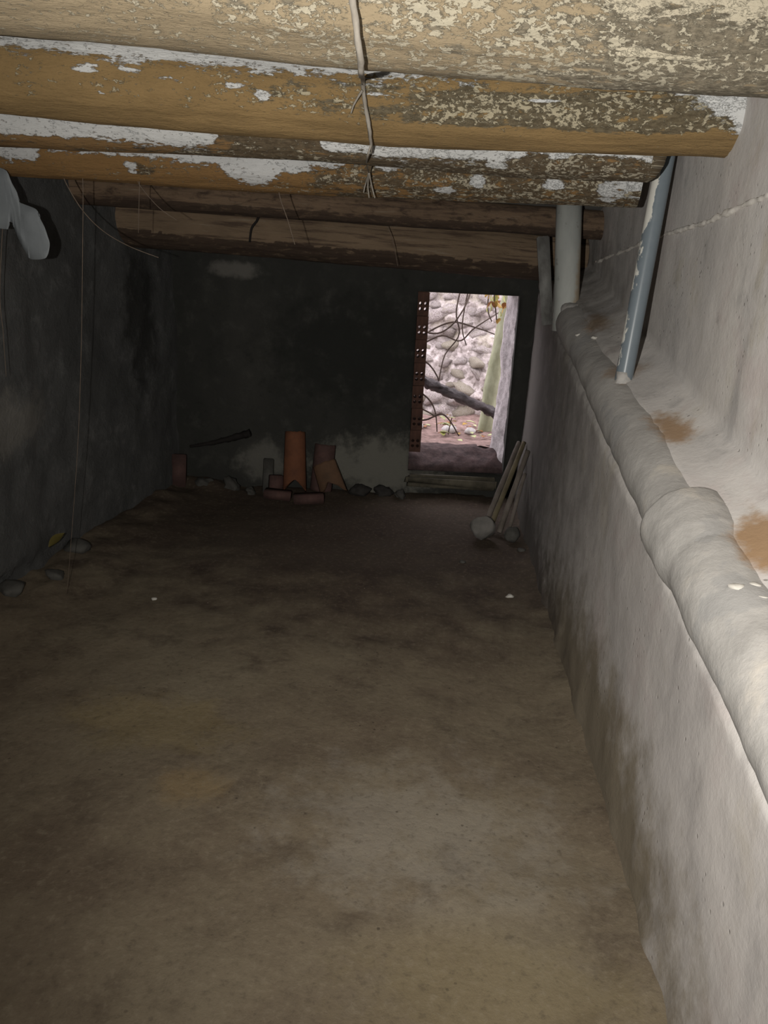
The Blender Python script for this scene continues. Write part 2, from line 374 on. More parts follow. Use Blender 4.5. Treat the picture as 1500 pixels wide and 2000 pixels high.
# ------------------------------------------------------------------ ceiling logs
def mat_log(name, ochre, dark, cream, white, seed, flakes=.5, wood=False):
    s = NT(name)
    al, an = s.at('al'), s.at('an')
    V = s.comb(al, s.math('MULTIPLY', an, 2.3), seed)
    V2 = s.comb(s.math('MULTIPLY', al, .28 if wood else 1.0), s.math('MULTIPLY', an, 4.0 if wood else 5.0), seed + 3)
    n1 = s.noise(3.2, 6, .62, V); n2 = s.noise(11, 7, .68, V, dist=.3); n3 = s.noise(34, 6, .7, V); n4 = s.noise(9, 7, .7, V2)
    c = s.mix(s.step(n1, .3, .7), tuple(q * .78 for q in ochre), ochre)
    c = s.mix(s.math('MULTIPLY', s.step(n4, .5, .72), .4), c, tuple(q * .6 for q in ochre))
    if wood:
        c = s.mix(s.math('MULTIPLY', s.step(n4, .52, .36), .8), c, dark)
        c = s.mix(s.math('MULTIPLY', s.step(n4, .57, .70), .55), c, cream)
        dk = s.math('ADD', s.at('dk'), s.math('MULTIPLY', s.math('SUBTRACT', n2, .5), 2.2))
        c = s.mix(s.math('MULTIPLY', s.step(dk, .4, .8), .85), c, tuple(q * .7 for q in dark))
    else:
        dk = s.math('ADD', s.at('dk'), s.math('MULTIPLY', s.math('SUBTRACT', s.math('ADD', s.math('MULTIPLY', n2, .65), s.math('MULTIPLY', n4, .35)), .5), 3.2))
        md = s.step(dk, .42, .62)
        dcol = s.mix(s.step(n3, .35, .65), tuple(q * .6 for q in dark), tuple(q * 1.5 for q in dark))
        c = s.mix(s.math('MULTIPLY', md, .88), c, dcol)
        V3 = s.comb(al, s.math('MULTIPLY', an, 1.7), seed + 9)
        fl = s.math('ADD', s.math('MULTIPLY', s.noise(42, 8, .74, V3, dist=.4), .72), s.math('MULTIPLY', s.noise(7, 4, .6, V3), .28))
        th = s.math('ADD', fl, s.math('MULTIPLY', md, .02 + .02 * flakes))
        th = s.math('ADD', th, s.math('MULTIPLY', s.at('fk'), .055))
        mf = s.math('MULTIPLY', s.step(th, .575, .605), .85)
        c = s.mix(mf, c, s.mix(n3, tuple(q * .6 for q in cream), cream))
        c = s.mix(s.math('MULTIPLY', s.step(s.noise(90, 4, .7, V), .56, .70), .35), c, tuple(q * .5 for q in dark))
    wt = s.math('ADD', s.at('wt'), s.math('MULTIPLY', s.math('SUBTRACT', s.math('ADD', s.math('ADD', s.math('MULTIPLY', n2, .45), s.math('MULTIPLY', n4, .3)), s.math('MULTIPLY', n3, .25)), .5), 3.0))
    mw = s.math('MULTIPLY', s.step(wt, .45, .56), .95)
    mw = s.math('MULTIPLY', mw, s.math('SUBTRACT', 1.0, s.math('MULTIPLY', s.step(n3, .60, .68), .6)))
    c = s.mix(mw, c, s.mix(s.step(n1, .25, .75), tuple(q * .8 for q in white), white))
    h = s.math('ADD', s.math('MULTIPLY', n3, .5), s.math('MULTIPLY', n4, .8))
    h = s.math('ADD', h, s.math('MULTIPLY', mw, .5))
    if not wood: h = s.math('ADD', h, s.math('MULTIPLY', mf, .5))
    return s.done(c, .9, h, .8, .012)
def build_log(pts, r, vh, wtab, wpatch, dkfn, fkfn, mat, label, seed, x_cut=None, group='whitewashed ceiling logs'):
    """pts: points on the underside line; r: radius; vh: height of the face the paint tables describe"""
    axis = smooth_path([(p[0], p[1] + .16 * r, p[2] + r) for p in pts], 300); NS = 72
    n = len(axis); v = []; al = []; an = []; wt = []; dk = []; fk = []
    xl = [p[0] for p in pts]
    for i, p in enumerate(axis):
        t = (axis[min(i + 1, n - 1)] - axis[max(i - 1, 0)]).normalized()
        a = Vector((-t.y, t.x, 0)).normalized() * -1            # towards the room front
        b = Vector((0, 0, 1))
        rr = r * (1 + .05 * fb((p.x * 1.3, seed, 0), 1, 3))
        ca = rr
        zb = p.z - rr
        for k in range(NS):
            ph = 2 * math.pi * k / NS
            cxp, syp = math.cos(ph), math.sin(ph)
            d = 1 + .05 * fb((p.x * 1.1 + seed * 5, cxp * 1.5, syp * 1.5), 1, 3) + .022 * fb((p.x * 2.5, ph * r * 55, seed), 1, 3) + .012 * fb((p.x * 14, ph * r * 40, seed), 1, 2)
            q = p + a * (cxp * rr * d) + b * (syp * rr * d)
            v.append(q); al.append(p.x); an.append((ph if ph < math.pi else ph - 2 * math.pi) * r)
            tt = 1 - (q.z - zb) / vh
            front = 1 if cxp > -.4 else 0
            w = (interp(p.x, wtab) - tt) / .26 if wtab else -2
            for (px, pt, rx, rtt) in wpatch:
                e = ((p.x - px) / rx) ** 2 + ((tt - pt) / rtt) ** 2
                w = max(w, .55 - .8 * e)
            wt.append(max(-1.5, min(1.3, .5 + .5 * w)) if front else -1)
            dk.append(dkfn(p.x, tt)); fk.append(fkfn(p.x, tt))
    f = []
    for i in range(n - 1):
        for k in range(NS):
            k2 = (k + 1) % NS; f.append((i * NS + k, (i + 1) * NS + k, (i + 1) * NS + k2, i * NS + k2))
    f.append(tuple(range(NS))); f.append(tuple((n - 1) * NS + k for k in range(NS))[::-1])
    me = recalc_keep(mesh('ceiling_log', v, f))
    for nm, arr in (('al', al), ('an', an), ('wt', wt), ('dk', dk), ('fk', fk)):
        me.attributes.new(nm, 'FLOAT', 'POINT').data.foreach_set('value', arr)
    o = obj('ceiling_log', me, mat)
    return tag(o, label, 'log', group)
def recalc_keep(me):
    bm = bmesh.new(); bm.from_mesh(me); bmesh.ops.recalc_face_normals(bm, faces=bm.faces); bm.to_mesh(me); bm.free(); return me

OC = (.25, .165, .072); DK = (.085, .072, .048); CRM = (.50, .44, .31); WH = (.60, .605, .60)
def X2(i): return -1.74 + i * .00163
def X3(i): return -1.94 + i * .00184
def X4(i): return -2.28 + i * .00216
def X1(i): return -1.20 + i * .00115
# 1: nearest log
build_log([(-2.75, 1.25, 2.12), (-1.2, 1.727, 2.12), (-.4, 2.03, 2.12), (.512, 2.24, 2.12), (.75, 2.29, 2.12)], .15, .24,
    [(X1(900), -.5), (X1(1040), .2), (X1(1130), .52), (X1(1300), .5), (X1(1500), .62)], [(X1(450), .25, .1, .06), (X1(1250), .8, .12, .03), (X1(1180), .78, .08, .03), (X1(330), .35, .06, .05), (X1(640), .55, .07, .05)],
    lambda x, t: interp(x, [(X1(0), .30), (X1(250), .22), (X1(400), .36), (X1(800), .38), (X1(1000), .5), (X1(1200), .8), (X1(1500), .85)]) - .3 * max(0, min(1, (t - .75) / .2)) * (1 if x < X1(800) else 0),
    lambda x, t: interp(x, [(X1(0), .25), (X1(250), .7), (X1(500), 1.1), (X1(1000), 1.2), (X1(1300), .4)]),
    mat_log('log_tan_cream', (.265, .21, .135), (.120, .105, .078), (.47, .425, .325), (.42, .375, .285), 1.0, 1.0),
    'nearest ceiling log, tan with cream flaking limewash', 1.3)
# 2: ochre log
build_log([(-2.75, 2.2, 2.08), (-1.739, 2.469, 2.08), (-.555, 2.86, 2.08), (.557, 2.93, 2.08), (.72, 2.95, 2.08)], .14, .225,
    [(X2(0), .24), (X2(300), .25), (X2(600), .22), (X2(800), .18), (X2(920), .10), (X2(1080), .02), (X2(1230), .0), (X2(1300), .25), (X2(1370), .5), (X2(1440), .85)],
    [(X2(170), .42, .05, .05), (X2(240), .38, .04, .05), (X2(310), .45, .05, .04), (X2(480), .55, .03, .08), (X2(430), .46, .04, .04), (X2(190), .68, .02, .03), (X2(700), .42, .09, .03), (X2(1050), .42, .06, .03)],
    lambda x, t: interp(x, [(X2(0), .10), (X2(250), .05), (X2(380), .12), (X2(480), .40), (X2(700), .5), (X2(900), .8), (X2(1400), .8)]) * interp(t + .10 * fb((x, 0, 3), 2.2, 3), [(.2, .35), (.32, 1), (.70, 1), (.86, -.5)]) - .5 * max(0, min(1, (t + .10 * fb((x, 0, 3), 2.2, 3) - .72) / .12)),
    lambda x, t: interp(x, [(X2(0), .0), (X2(450), .3), (X2(700), .7), (X2(1300), .8)]) - 1.2 * max(0, min(1, (t - .7) / .15)),
    mat_log('log_ochre', OC, DK, CRM, WH, 4.0, .7),
    'ochre ceiling log, second from the viewer, white band along its top', 2.7)
# 3
build_log([(-2.7, 2.72, 2.03), (-1.941, 2.78, 2.03), (-.815, 2.93, 2.03), (-.117, 3.2, 2.03), (.34, 3.22, 2.03), (.365, 3.22, 2.03)], .105, .115,
    [(X3(0), .72), (X3(150), .72), (X3(330), .85), (X3(420), .85), (X3(455), .1), (X3(600), -.05), (X3(630), .75), (X3(750), .85), (X3(900), .7), (X3(1000), .45), (X3(1120), .3), (X3(1270), .55)],
    [(X3(1080), .35, .06, .2), (X3(1200), .3, .07, .12), (X3(950), .75, .05, .12)],
    lambda x, t: interp(x, [(X3(0), .25), (X3(300), .4), (X3(500), .85), (X3(1250), .8)]),
    lambda x, t: interp(x, [(X3(0), 0), (X3(600), .1), (X3(900), .6), (X3(1250), .8)]),
    mat_log('log_umber', (.22, .13, .055), (.07, .055, .036), (.46, .41, .31), WH, 7.0, .6),
    'thin ceiling log, third from the viewer, broad white limewash', 3.9)
# 4
build_log([(-2.75, 3.1, 1.97), (-2.284, 3.204, 1.97), (-.794, 3.56, 1.97), (.30, 3.56, 1.97), (.345, 3.56, 1.97)], .115, .14,
    [(X4(0), .35), (X4(30), .62), (X4(75), .6), (X4(95), .25), (X4(300), .3), (X4(420), .45), (X4(450), .8), (X4(510), .8), (X4(540), .5), (X4(640), .25), (X4(720), .05), (X4(800), -.2), (X4(1130), -.2), (X4(1175), .4), (X4(1225), .8)],
    [(X4(755), .18, .07, .15), (X4(932), .45, .04, .25), (X4(1190), .65, .06, .3), (X4(1080), .5, .05, .2), (X4(870), .75, .06, .1), (X4(250), .6, .03, .2)],
    lambda x, t: interp(x, [(X4(0), -.05), (X4(230), .2), (X4(270), .55), (X4(330), .1), (X4(480), .3), (X4(700), .6), (X4(1200), .75)]) - (.35 if t > .8 and x < X4(600) else 0),
    lambda x, t: interp(x, [(X4(0), 0), (X4(500), .3), (X4(900), .7), (X4(1250), .9)]),
    mat_log('log_rust_ochre', (.22, .125, .048), (.065, .05, .032), (.44, .39, .29), (.56, .565, .565), 11.0, .7),
    'ceiling log, fourth from the viewer, white patches over rusty bark', 5.2)
# 5, 6: bare brown logs at the back
L5P = [(-2.75, 4.09, 1.945), (-2.49, 4.165, 1.94), (-1.12, 4.62, 1.925), (.079, 5.01, 1.914), (.42, 5.12, 1.908)]
L6P = [(-2.75, 4.66, 1.745), (-2.5, 4.735, 1.74), (-1.55, 5.03, 1.71), (0, 5.5, 1.657), (.3, 5.59, 1.65)]
M_WOOD = mat_log('bare_brown_log', (.155, .105, .068), (.055, .036, .026), (.25, .20, .15), WH, 17.0, wood=True)
build_log(L5P, .085, .16, None, [], lambda x, t: .45 + .35 * (t > .7), lambda x, t: 0, M_WOOD,
    'bare brown ceiling log behind the whitewashed ones', 6.6, group='bare brown logs')
build_log(L6P, .165, .30, None, [], lambda x, t: .15 + .7 * (t > .68) - .3 * (x < -.3 and t < .6), lambda x, t: 0,
    mat_log('bare_lintel_log', (.19, .135, .088), (.05, .032, .024), (.27, .22, .165), WH, 23.0, wood=True),
    'thick bare log resting along the top of the rear wall', 8.1, group='bare brown logs')

# ------------------------------------------------------------------ drain pipe along the ledge
def mat_pipe():
    s = NT('cement_coated_pipe'); mid = s.noise(6, 7, .66); fine = s.noise(40, 5, .7); patch = s.noise(4.2, 5, .55)
    c = s.ramp(mid, [(.3, (.27, .258, .245)), (.55, (.35, .335, .318)), (.75, (.415, .395, .373))])
    c = s.mix(s.math('MULTIPLY', s.step(patch, .56, .60), .6), c, (.27, .265, .26))
    c = s.mix(s.math('MULTIPLY', s.step(s.noise(3, 5, .6), .58, .70), .5), c, (.48, .43, .36))
    nz = s.noise(8, 6, .65)
    for p, r, a in STAIN: c = s.mix(s.math('MULTIPLY', s.blob(p, r, nz, .6, 1.7), a * .9), c, (.26, .145, .055))
    return s.done(c, .9, s.math('ADD', mid, s.math('MULTIPLY', fine, .3)), .5, .014)
M_PIPE = mat_pipe()
def pipe_part(name, y0, y1, rad, parent, n=60, seg=40, radf=None, sd=0):
    ps = []; rs = []
    for k in range(n):
        y = y0 + (y1 - y0) * k / (n - 1)
        ps.append((WL(y) + .098, y, ZC(y) + .078)); rs.append(radf(k / (n - 1)) if radf else rad)
    v, f = tube(ps, rs, seg)
    v = [q + (q - Vector((WL(q.y) + .098, q.y, ZC(q.y) + .078))).normalized() * (.010 * fb(q, 2.3, 3) + .004 * fb(q, 10, 4)) for q in v]
    return obj(name, recalc(mesh(name, v, f)), M_PIPE, parent)
dp = tag(empty('drain_pipe', (WL(2.3), 2.3, ZC(2.3))), 'fat cement coated drain pipe lying along the right ledge', 'pipe')
def under(o, par):
    o.parent = par; o.matrix_parent_inverse = Matrix.Translation(par.location).inverted() if True else o.matrix_parent_inverse
    return o
under(pipe_part('far_section', 2.30, 5.9, .108, None, 90), dp)
under(pipe_part('near_section', .35, 2.22, .112, None, 60), dp)
under(pipe_part('socket', 2.02, 2.31, .135, None, 30, 44, radf=lambda t: interp(t, [(0, .110), (.12, .113), (.35, .128), (.8, .136), (.97, .137), (1, .131)])), dp)

# ------------------------------------------------------------------ upright pipes by the right wall
def mat_conduit():
    s = NT('blue_grey_plastic'); n = s.noise(9, 6, .65, stretch=(1, 1, .5)); n2 = s.noise(30, 5, .6)
    c = s.mix(n2, (.115, .14, .16), (.15, .175, .195))
    # lime splashed on the side facing the room, heavier near the ceiling
    L = s.vm('DOT_PRODUCT', s.P(), (-12, 0, 1.0)).outputs['Value']
    m = s.step(s.math('ADD', L, s.math('MULTIPLY', s.math('SUBTRACT', n, .5), 1.8)), .38, .44)
    c = s.mix(m, c, (.50, .49, .45))
    return s.done(c, s.math('ADD', .32, s.math('MULTIPLY', m, .5)), m, .5, .003)
base = Vector((.410, 3.335, 1.27)); top = Vector((.470, 3.43, 2.26)); dv = top - base
cond = tag(empty('upright_conduit', base), 'slim blue grey pipe rising from the ledge, splashed with lime', 'pipe')
v, f = tube([dv * t for t in np.linspace(0, 1, 24)], .036, 24)
obj('tube', recalc(mesh('conduit_tube', v, f)), mat_conduit(), cond)
v, f = tube([dv * -.03, dv * .012, dv * .04], [.058, .046, .036], 20, wob=.5, sd=3)
obj('mortar_collar', recalc(mesh('mortar_collar', v, f)), M_PIPE, cond)
def mat_downpipe():
    s = NT('pale_weathered_pipe'); n = s.noise(5, 6, .6, stretch=(1, 1, .35)); g = s.noise(11, 6, .65)
    c = s.ramp(n, [(.3, (.25, .26, .25)), (.6, (.36, .37, .35))])
    L = s.vm('DOT_PRODUCT', s.P(), (11, 0, 0)).outputs['Value']
    c = s.mix(s.math('MULTIPLY', s.step(s.math('ADD', L, g), .75, 1.15), .7), c, (.29, .205, .115))
    c = s.mix(s.math('MULTIPLY', s.step(g, .60, .70), .6), c, (.10, .09, .075))
    return s.done(c, .7, g, .3, .006)
pp = tag(empty('downpipe', (.208, 4.8, 1.50)), 'thick pale downpipe in the far right corner', 'pipe')
v, f = tube([(.006, 0, -.12), (.0, 0, .05), (-.022, 0, .3), (-.048, 0, .60)], .073, 28)
obj('tube', recalc(mesh('downpipe_tube', v, f)), mat_downpipe(), pp)
o = obj('mortar_lump', rock_mesh('mortar_lump', 211, 3, (.085, .11, .055), .6), M_PIPE, pp); o.location = (.055, -.07, -.005)
# peeling board against the corner
bd = bevel_box('corner_board', .075, .03, .52, .006, 2, .008, 3)
o = tag(obj('corner_board', bd, simple('peeling_limewash', (.22, .22, .21), (.07, .065, .06), 12, stretch=(1, 1, .5))), 'narrow peeling board beside the pale downpipe', 'board')
o.location = (.075, 5.0, 1.655); o.rotation_euler = (0, math.radians(-9), .1)

# ------------------------------------------------------------------ window opening
M_CLAY = simple('hollow_clay_brick', (.105, .052, .038), (.04, .022, .017), 16)
def brick_mesh(w=.086, d=.14, h=.168, cols=2, rows=(.048, .088), r=.0125):
    """box with round cores running from front to back"""
    bm = bmesh.new(); S = 10
    holes = [(w * (.28 + .44 * c), z) for c in range(cols) for z in rows]
    loops = {}
    for side, yy in ((0, 0.0), (1, d)):
        # front face as grid cells: each hole sits in a cell
        xs_ = [0] + [w * (k + 1) / cols for k in range(cols)]
        zs_ = [0, rows[0] - .02, (rows[0] + rows[1]) / 2, rows[1] + .02, h]
        grid_v = {}
        for a, x in enumerate(xs_):
            for b, z in enumerate(zs_): grid_v[a, b] = bm.verts.new((x, yy, z))
        for a in range(cols):
            for b in range(4):
                cor = [grid_v[a, b], grid_v[a + 1, b], grid_v[a + 1, b + 1], grid_v[a, b + 1]]
                if b in (1, 2):
                    hx, hz = w * (.28 + .44 * a), rows[b - 1]
                    ring = [bm.verts.new((hx + r * math.cos(2 * math.pi * (k + .5) / 8), yy, hz + r * math.sin(2 * math.pi * (k + .5) / 8))) for k in range(8)]
                    loops[side, a, b] = ring
                    # connect 8-ring to 4 corners (corner order: -x-z, +x-z, +x+z, -x+z)
                    q = {0: cor[2], 2: cor[3], 4: cor[0], 6: cor[1]}
                    # ring indices: 0,1 = upper right; 2,3 = upper left; 4,5 = lower left; 6,7 = lower right
                    seq = [cor[2], cor[3], cor[0], cor[1]]
                    for g in range(4):
                        A = ring[2 * g]; B2 = ring[2 * g + 1]; C2 = ring[(2 * g + 2) % 8]
                        bm.faces.new((A, B2, seq[g])); bm.faces.new((B2, C2, seq[(g + 1) % 4], seq[g]))
                else: bm.faces.new(cor)
    for (sd_, a, b), ring in list(loops.items()):
        if sd_ == 0:
            r2 = loops[1, a, b]
            for k in range(8): bm.faces.new((ring[k], ring[(k + 1) % 8], r2[(k + 1) % 8], r2[k]))
    bmesh.ops.remove_doubles(bm, verts=bm.verts, dist=1e-6)
    # sides
    bm.verts.ensure_lookup_table()
    bnd = [e for e in bm.edges if e.is_boundary]
    bmesh.ops.bridge_loops(bm, edges=bnd)
    bmesh.ops.recalc_face_normals(bm, faces=bm.faces)
    me = bpy.data.meshes.new('brick'); bm.to_mesh(me); bm.free(); return me
bme = brick_mesh()
rb = random.Random(5)
for k in range(7):
    o = obj('brick', bme, M_CLAY, wall_back, smooth=False)
    o.location = (U0 + .002 + rb.uniform(-.003, .003), .012 + rb.uniform(-.006, .006), .345 + k * .171); o.rotation_euler = (0, 0, rb.uniform(-.02, .02))
win = tag(empty('window_1', (0, 5.93, 0), BROT), 'rough bright opening in the rear wall', kind='structure')
M_JAMB = simple('pale_rough_plaster', (.62, .58, .60), (.30, .27, .28), 18, bump=.8, dist=.02)
M_LINT = simple('old_lintel_wood', (.12, .075, .05), (.04, .028, .02), 10, stretch=(.3, 1, 1))
M_SOIL = simple('purplish_soil', (.10, .066, .066), (.03, .02, .02), 14, bump=.8, dist=.02)
M_KERB = simple('pale_sill_stone', (.13, .115, .085), (.045, .04, .03), 9)
# splayed right reveal, runs outward past the wall
def jamb(i, j):
    t, z = i / 11, .22 + 1.36 * j / 59
    u = U1 + .012 - .055 * t - .012 * (1.54 - z) * 2.0 * t; w = .02 + .25 * t
    d = .016 * fb((u, w * 2, z), 6, 4) + .02 * fb((0, w, z), 2.2, 3)
    return (u - d, w, z)
v, f = grid(12, 60, jamb); n0 = len(v)
v2, f2 = grid(12, 60, lambda i, j: (.16, .20 + .07 * i / 11, .22 + 1.36 * j / 59)); v += v2; f += [tuple(q + n0 for q in g) for g in f2]
f += [(11 * 60 + j, 11 * 60 + j + 1, n0 + 11 * 60 + j + 1, n0 + 11 * 60 + j) for j in range(59)]
f += [(i * 60, (i + 1) * 60, n0 + (i + 1) * 60, n0 + i * 60) for i in range(11)] + [(i * 60 + 59, (i + 1) * 60 + 59, n0 + (i + 1) * 60 + 59, n0 + i * 60 + 59) for i in range(11)]
obj('reveal', recalc(mesh('reveal', v, f)), M_JAMB, win)
lint = bevel_box('lintel', .9, .2, .09, .012, 2, .012, 2); o = obj('lintel', lint, M_LINT, win); o.location = (-.45, .10, 1.585)
# earth heaped on the sill, dark block under it
def sill(i, j):
    u = -.84 + .80 * i / 40; t = j / 24; w = .02 + .33 * t
    z = .225 + .125 * min(1, t * 1.5) ** .7 + .02 * fb((u, w, 0), 6, 4)
    return (u, w, z)
v, f = grid(41, 25, sill); n0 = len(v)
v2, f2 = grid(41, 25, lambda i, j: (-.84 + .80 * i / 40, .02 + .33 * j / 24, .19)); v += v2; f += [tuple(q + n0 for q in g[::-1]) for g in f2]
f += [(i * 25, (i + 1) * 25, n0 + (i + 1) * 25, n0 + i * 25) for i in range(40)] + [(i * 25 + 24, (i + 1) * 25 + 24, n0 + (i + 1) * 25 + 24, n0 + i * 25 + 24) for i in range(40)]
f += [(j, j + 1, n0 + j + 1, n0 + j) for j in range(24)] + [(40 * 25 + j, 40 * 25 + j + 1, n0 + 40 * 25 + j + 1, n0 + 40 * 25 + j) for j in range(24)]
obj('sill', recalc(mesh('sill', v, f)), M_SOIL, win)
me = bevel_box('kerb', .70, .10, .10, .025, 4, .05, 6); o = obj('sill_stone', me, M_KERB, win); o.location = (-.50, -.05, .14); o.rotation_euler = (0, math.radians(1), .02)

# ------------------------------------------------------------------ outdoors beyond the opening
M_GROUND = simple('leaf_mould', (.36, .25, .23), (.10, .065, .055), 12, bump=.8, dist=.03)
def M_bank(name='pale_bank_rock', moss=.5):
    s = NT(name); n = s.noise(3.4, 7, .62); n2 = s.noise(14, 6, .65)
    c = s.ramp(n2, [(.3, (.13, .11, .10)), (.45, (.36, .32, .31)), (.6, (.60, .545, .545))])
    c = s.mix(s.math('MULTIPLY', s.step(n, .52 - .25 * (moss > .6), .64 - .2 * (moss > .6)), moss), c, (.33, .305, .215))
    c = s.mix(s.math('MULTIPLY', s.step(s.noise(22, 4, .7), .55, .68), .6), c, (.10, .075, .06))
    return s.done(c, .9, n2, .8, .03)
MB = M_bank(); MB2 = M_bank('mossy_bank_rock', .61)
def outz(x, y): return .33 + .03 * fb((x, y, 1), 1.5, 4) + .025 * fb((x, y, 4), 6, 4) - .08 * max(0, min(1, (y - 6.2) / 1.6))
v, f = grid(70, 40, lambda i, j: (-4.2 + 6 * i / 69, 6.12 + 3.0 * j / 39 + .2 * (-4.2 + 6 * i / 69 + .5), outz(-4.2 + 6 * i / 69, 6.12 + 3.0 * j / 39)))
tag(obj('outdoor_ground', mesh('outdoor_ground', v, f), M_GROUND), 'leaf littered earth outside the opening', kind='structure')
bank = tag(empty('stone_bank', (-.7, 8.2, .1)), 'pale rough stone bank seen through the rear opening', 'bank')
def bk(i, j):
    x = -2.8 + 5.0 * i / 119; z = -.3 + 2.3 * j / 59
    y = .28 * z + .16 * fb((x, 0, z), 1.3, 4) + .09 * fb((x, 4, z), 5, 5)
    return (x, y, z)
v, f = grid(120, 60, bk); n0 = len(v)
v += [(-2.8, 2.2, -.3), (2.2, 2.2, -.3), (2.2, 2.2, 2.0), (-2.8, 2.2, 2.0)]
f += [tuple([i * 60 + 59 for i in range(120)] + [n0 + 2, n0 + 3])]
obj('earth_face', mesh('earth_face', v, f), MB, bank)
rocks = [rock_mesh('stone%d' % k, 20 + k, 2, (1, .7, .75), .9) for k in range(6)]
mossy = [m_.copy() for m_ in rocks]
for m_ in rocks + mossy: m_.name = 'stone'
rr = random.Random(11); cnt = 0
for row in range(13):
    x = -1.9 + rr.uniform(0, .15)
    while x < 1.3:
        s_ = rr.uniform(.05, .15); z = .02 + row * .135 + rr.uniform(-.03, .03)
        g_ = z < 1.05 and rr.random() < .55
        o = obj('stone', (mossy if g_ else rocks)[rr.randrange(6)], MB2 if g_ else MB, bank)
        o.location = (x, .28 * z + .16 * fb((x, 0, z), 1.3, 4) + .015, z); o.scale = (s_ * rr.uniform(.9, 1.4), s_ * .8, s_ * rr.uniform(.7, 1.0)); o.rotation_euler = (rr.uniform(-3, 3), rr.uniform(-.6, .6), rr.uniform(-.6, .6))
        x += s_ * rr.uniform(1.7, 2.4); cnt += 1

def branch(name, pts, r0, r1, mat, label, cat, group=None, n=30, seg=8, wob=.3, sd=1, parent=None):
    ps = smooth_path(pts, n); o_ = ps[0].copy()
    v, f = tube([p - o_ for p in ps], [r0 + (r1 - r0) * k / n for k in range(n + 1)], seg, wob=wob, sd=sd)
    o = obj(name, recalc(mesh(name, v, f)), mat, parent); o.location = o_
    if label: tag(o, label, cat, group)
    return o
M_TWIG = simple('dark_twig', (.07, .05, .04), scale=30); M_ROTLOG = simple('wet_dark_log', (.10, .085, .09), (.008, .006, .006), 13, rough=.4, bump=.9, dist=.02, stretch=(.4, 1, 1))
M_POST = simple('green_grey_bark', (.40, .42, .30), (.20, .21, .13), 12, stretch=(1, 1, .4))
fl = branch('fallen_log', [(-1.05, 6.95, .80), (-.7, 6.95, .68), (-.18, 6.95, .49)], .042, .046, M_ROTLOG, 'dark fallen log slanting across the rear opening', 'log', wob=.5, seg=16, n=50)
branch('tree_trunk', [(-.31, 7.17, .05), (-.272, 7.18, .7), (-.205, 7.2, 1.35), (-.175, 7.22, 1.9)], .075, .06, M_POST, 'pale greenish trunk standing at the right of the opening', 'trunk', wob=.15, seg=16)
VINES = [([(-1.0, 7.4, 1.1), (-.72, 7.35, 1.25), (-.5, 7.4, 1.22), (-.25, 7.4, 1.15)], 'thin vine arching level across the bank'),
         ([(-.5, 8.6, 2.0), (-.56, 7.6, 1.95), (-.66, 7.3, 1.4), (-.62, 7.3, 1.15), (-.74, 7.3, .95), (-.78, 7.3, .7)], 'crooked vine hanging down the middle of the bank'),
         ([(-.4, 8.6, 2.0), (-.5, 7.6, 1.95), (-.6, 7.35, 1.3), (-.55, 7.35, 1.05)], 'short vine dangling in front of the bank'),
         ([(-1.05, 7.0, 1.0), (-.86, 7.0, .9), (-.76, 7.0, .78), (-.74, 7.0, .68)], 'curved twig dropping onto the fallen log'),
         ([(-1.0, 6.8, .72), (-.82, 6.8, .62), (-.74, 6.8, .5), (-.71, 6.8, .32)], 'forked twig standing under the fallen log'),
         ([(-1.0, 6.75, .53), (-.85, 6.75, .52), (-.72, 6.75, .46)], 'thin twig branching low beside the sill'),
         ([(-.2, 8.6, 2.0), (-.33, 7.5, 1.9), (-.38, 7.3, 1.45), (-.33, 7.3, 1.28)], 'short vine dangling by the yellow leaves'),
         ([(-1.05, 7.2, 1.22), (-.85, 7.2, 1.15), (-.7, 7.2, 1.22), (-.58, 7.2, 1.4), (-.5, 7.6, 1.7), (-.3, 8.5, 2.0)], 'thin vine rising from the left jamb to the top'),
         ([(-1.02, 7.5, 1.0), (-.8, 7.45, 1.12), (-.62, 7.45, 1.08), (-.5, 7.45, 1.2), (-.32, 7.6, 1.33), (-.2, 8.5, 1.4)], 'wavy vine crossing below the arching one'),
         ([(-.95, 6.7, .42), (-.8, 6.7, .44), (-.68, 6.7, .5), (-.6, 6.75, .44), (-.5, 6.8, .28)], 'bowed twig lying low across the soil')]
for k, (p, l) in enumerate(VINES): branch('vine', p, .009, .005, M_TWIG, l, 'vine', 'vines outside the opening', 24, 7, .2, k)
# leaves on one dry bush sprig at the top right of the opening, and on the ground
def leaf_mesh():
    v = []; f = []
    for i in range(7):
        t = i / 6; w = .33 * math.sin(math.pi * min(1, t * .95 + .03)) ; zc = .12 * math.sin(t * 3)
        v += [(-w, t, zc + .08), (0, t, zc), (w, t, zc + .08)]
    for i in range(6):
        a = 3 * i; f += [(a, a + 1, a + 4, a + 3), (a + 1, a + 2, a + 5, a + 4)]
    return mesh('leaf', v, f)
LEAF = leaf_mesh()
def leafmat(n, c):
    s = NT(n); q = s.noise(6, 3); m = s.done(s.mix(q, tuple(k * .7 for k in c), c), .6); return m
ML = [leafmat('ochre_leaf', (.42, .27, .07)), leafmat('olive_leaf', (.33, .34, .10)), leafmat('rust_leaf', (.33, .15, .06)), leafmat('pale_green_leaf', (.52, .56, .30))]
LM = []
for m_ in ML:
    q = LEAF.copy(); q.materials.append(m_); LM.append(q)
sp = tag(empty('leafy_sprig', (-.25, 6.88, 1.72)), 'ochre leaved sprig hanging at the top right of the opening', 'plant')
rl = random.Random(3)
ps = smooth_path([(0, 0, .05), (-.06, 0, -.15), (-.02, 0, -.40)], 12); v, f = tube(smooth_path([(.10, 1.95, .22), (.05, 1.2, .30), (.01, .4, .22)], 14) + ps, .006, 6); obj('stem', recalc(mesh('stem', v, f)), M_TWIG, sp)
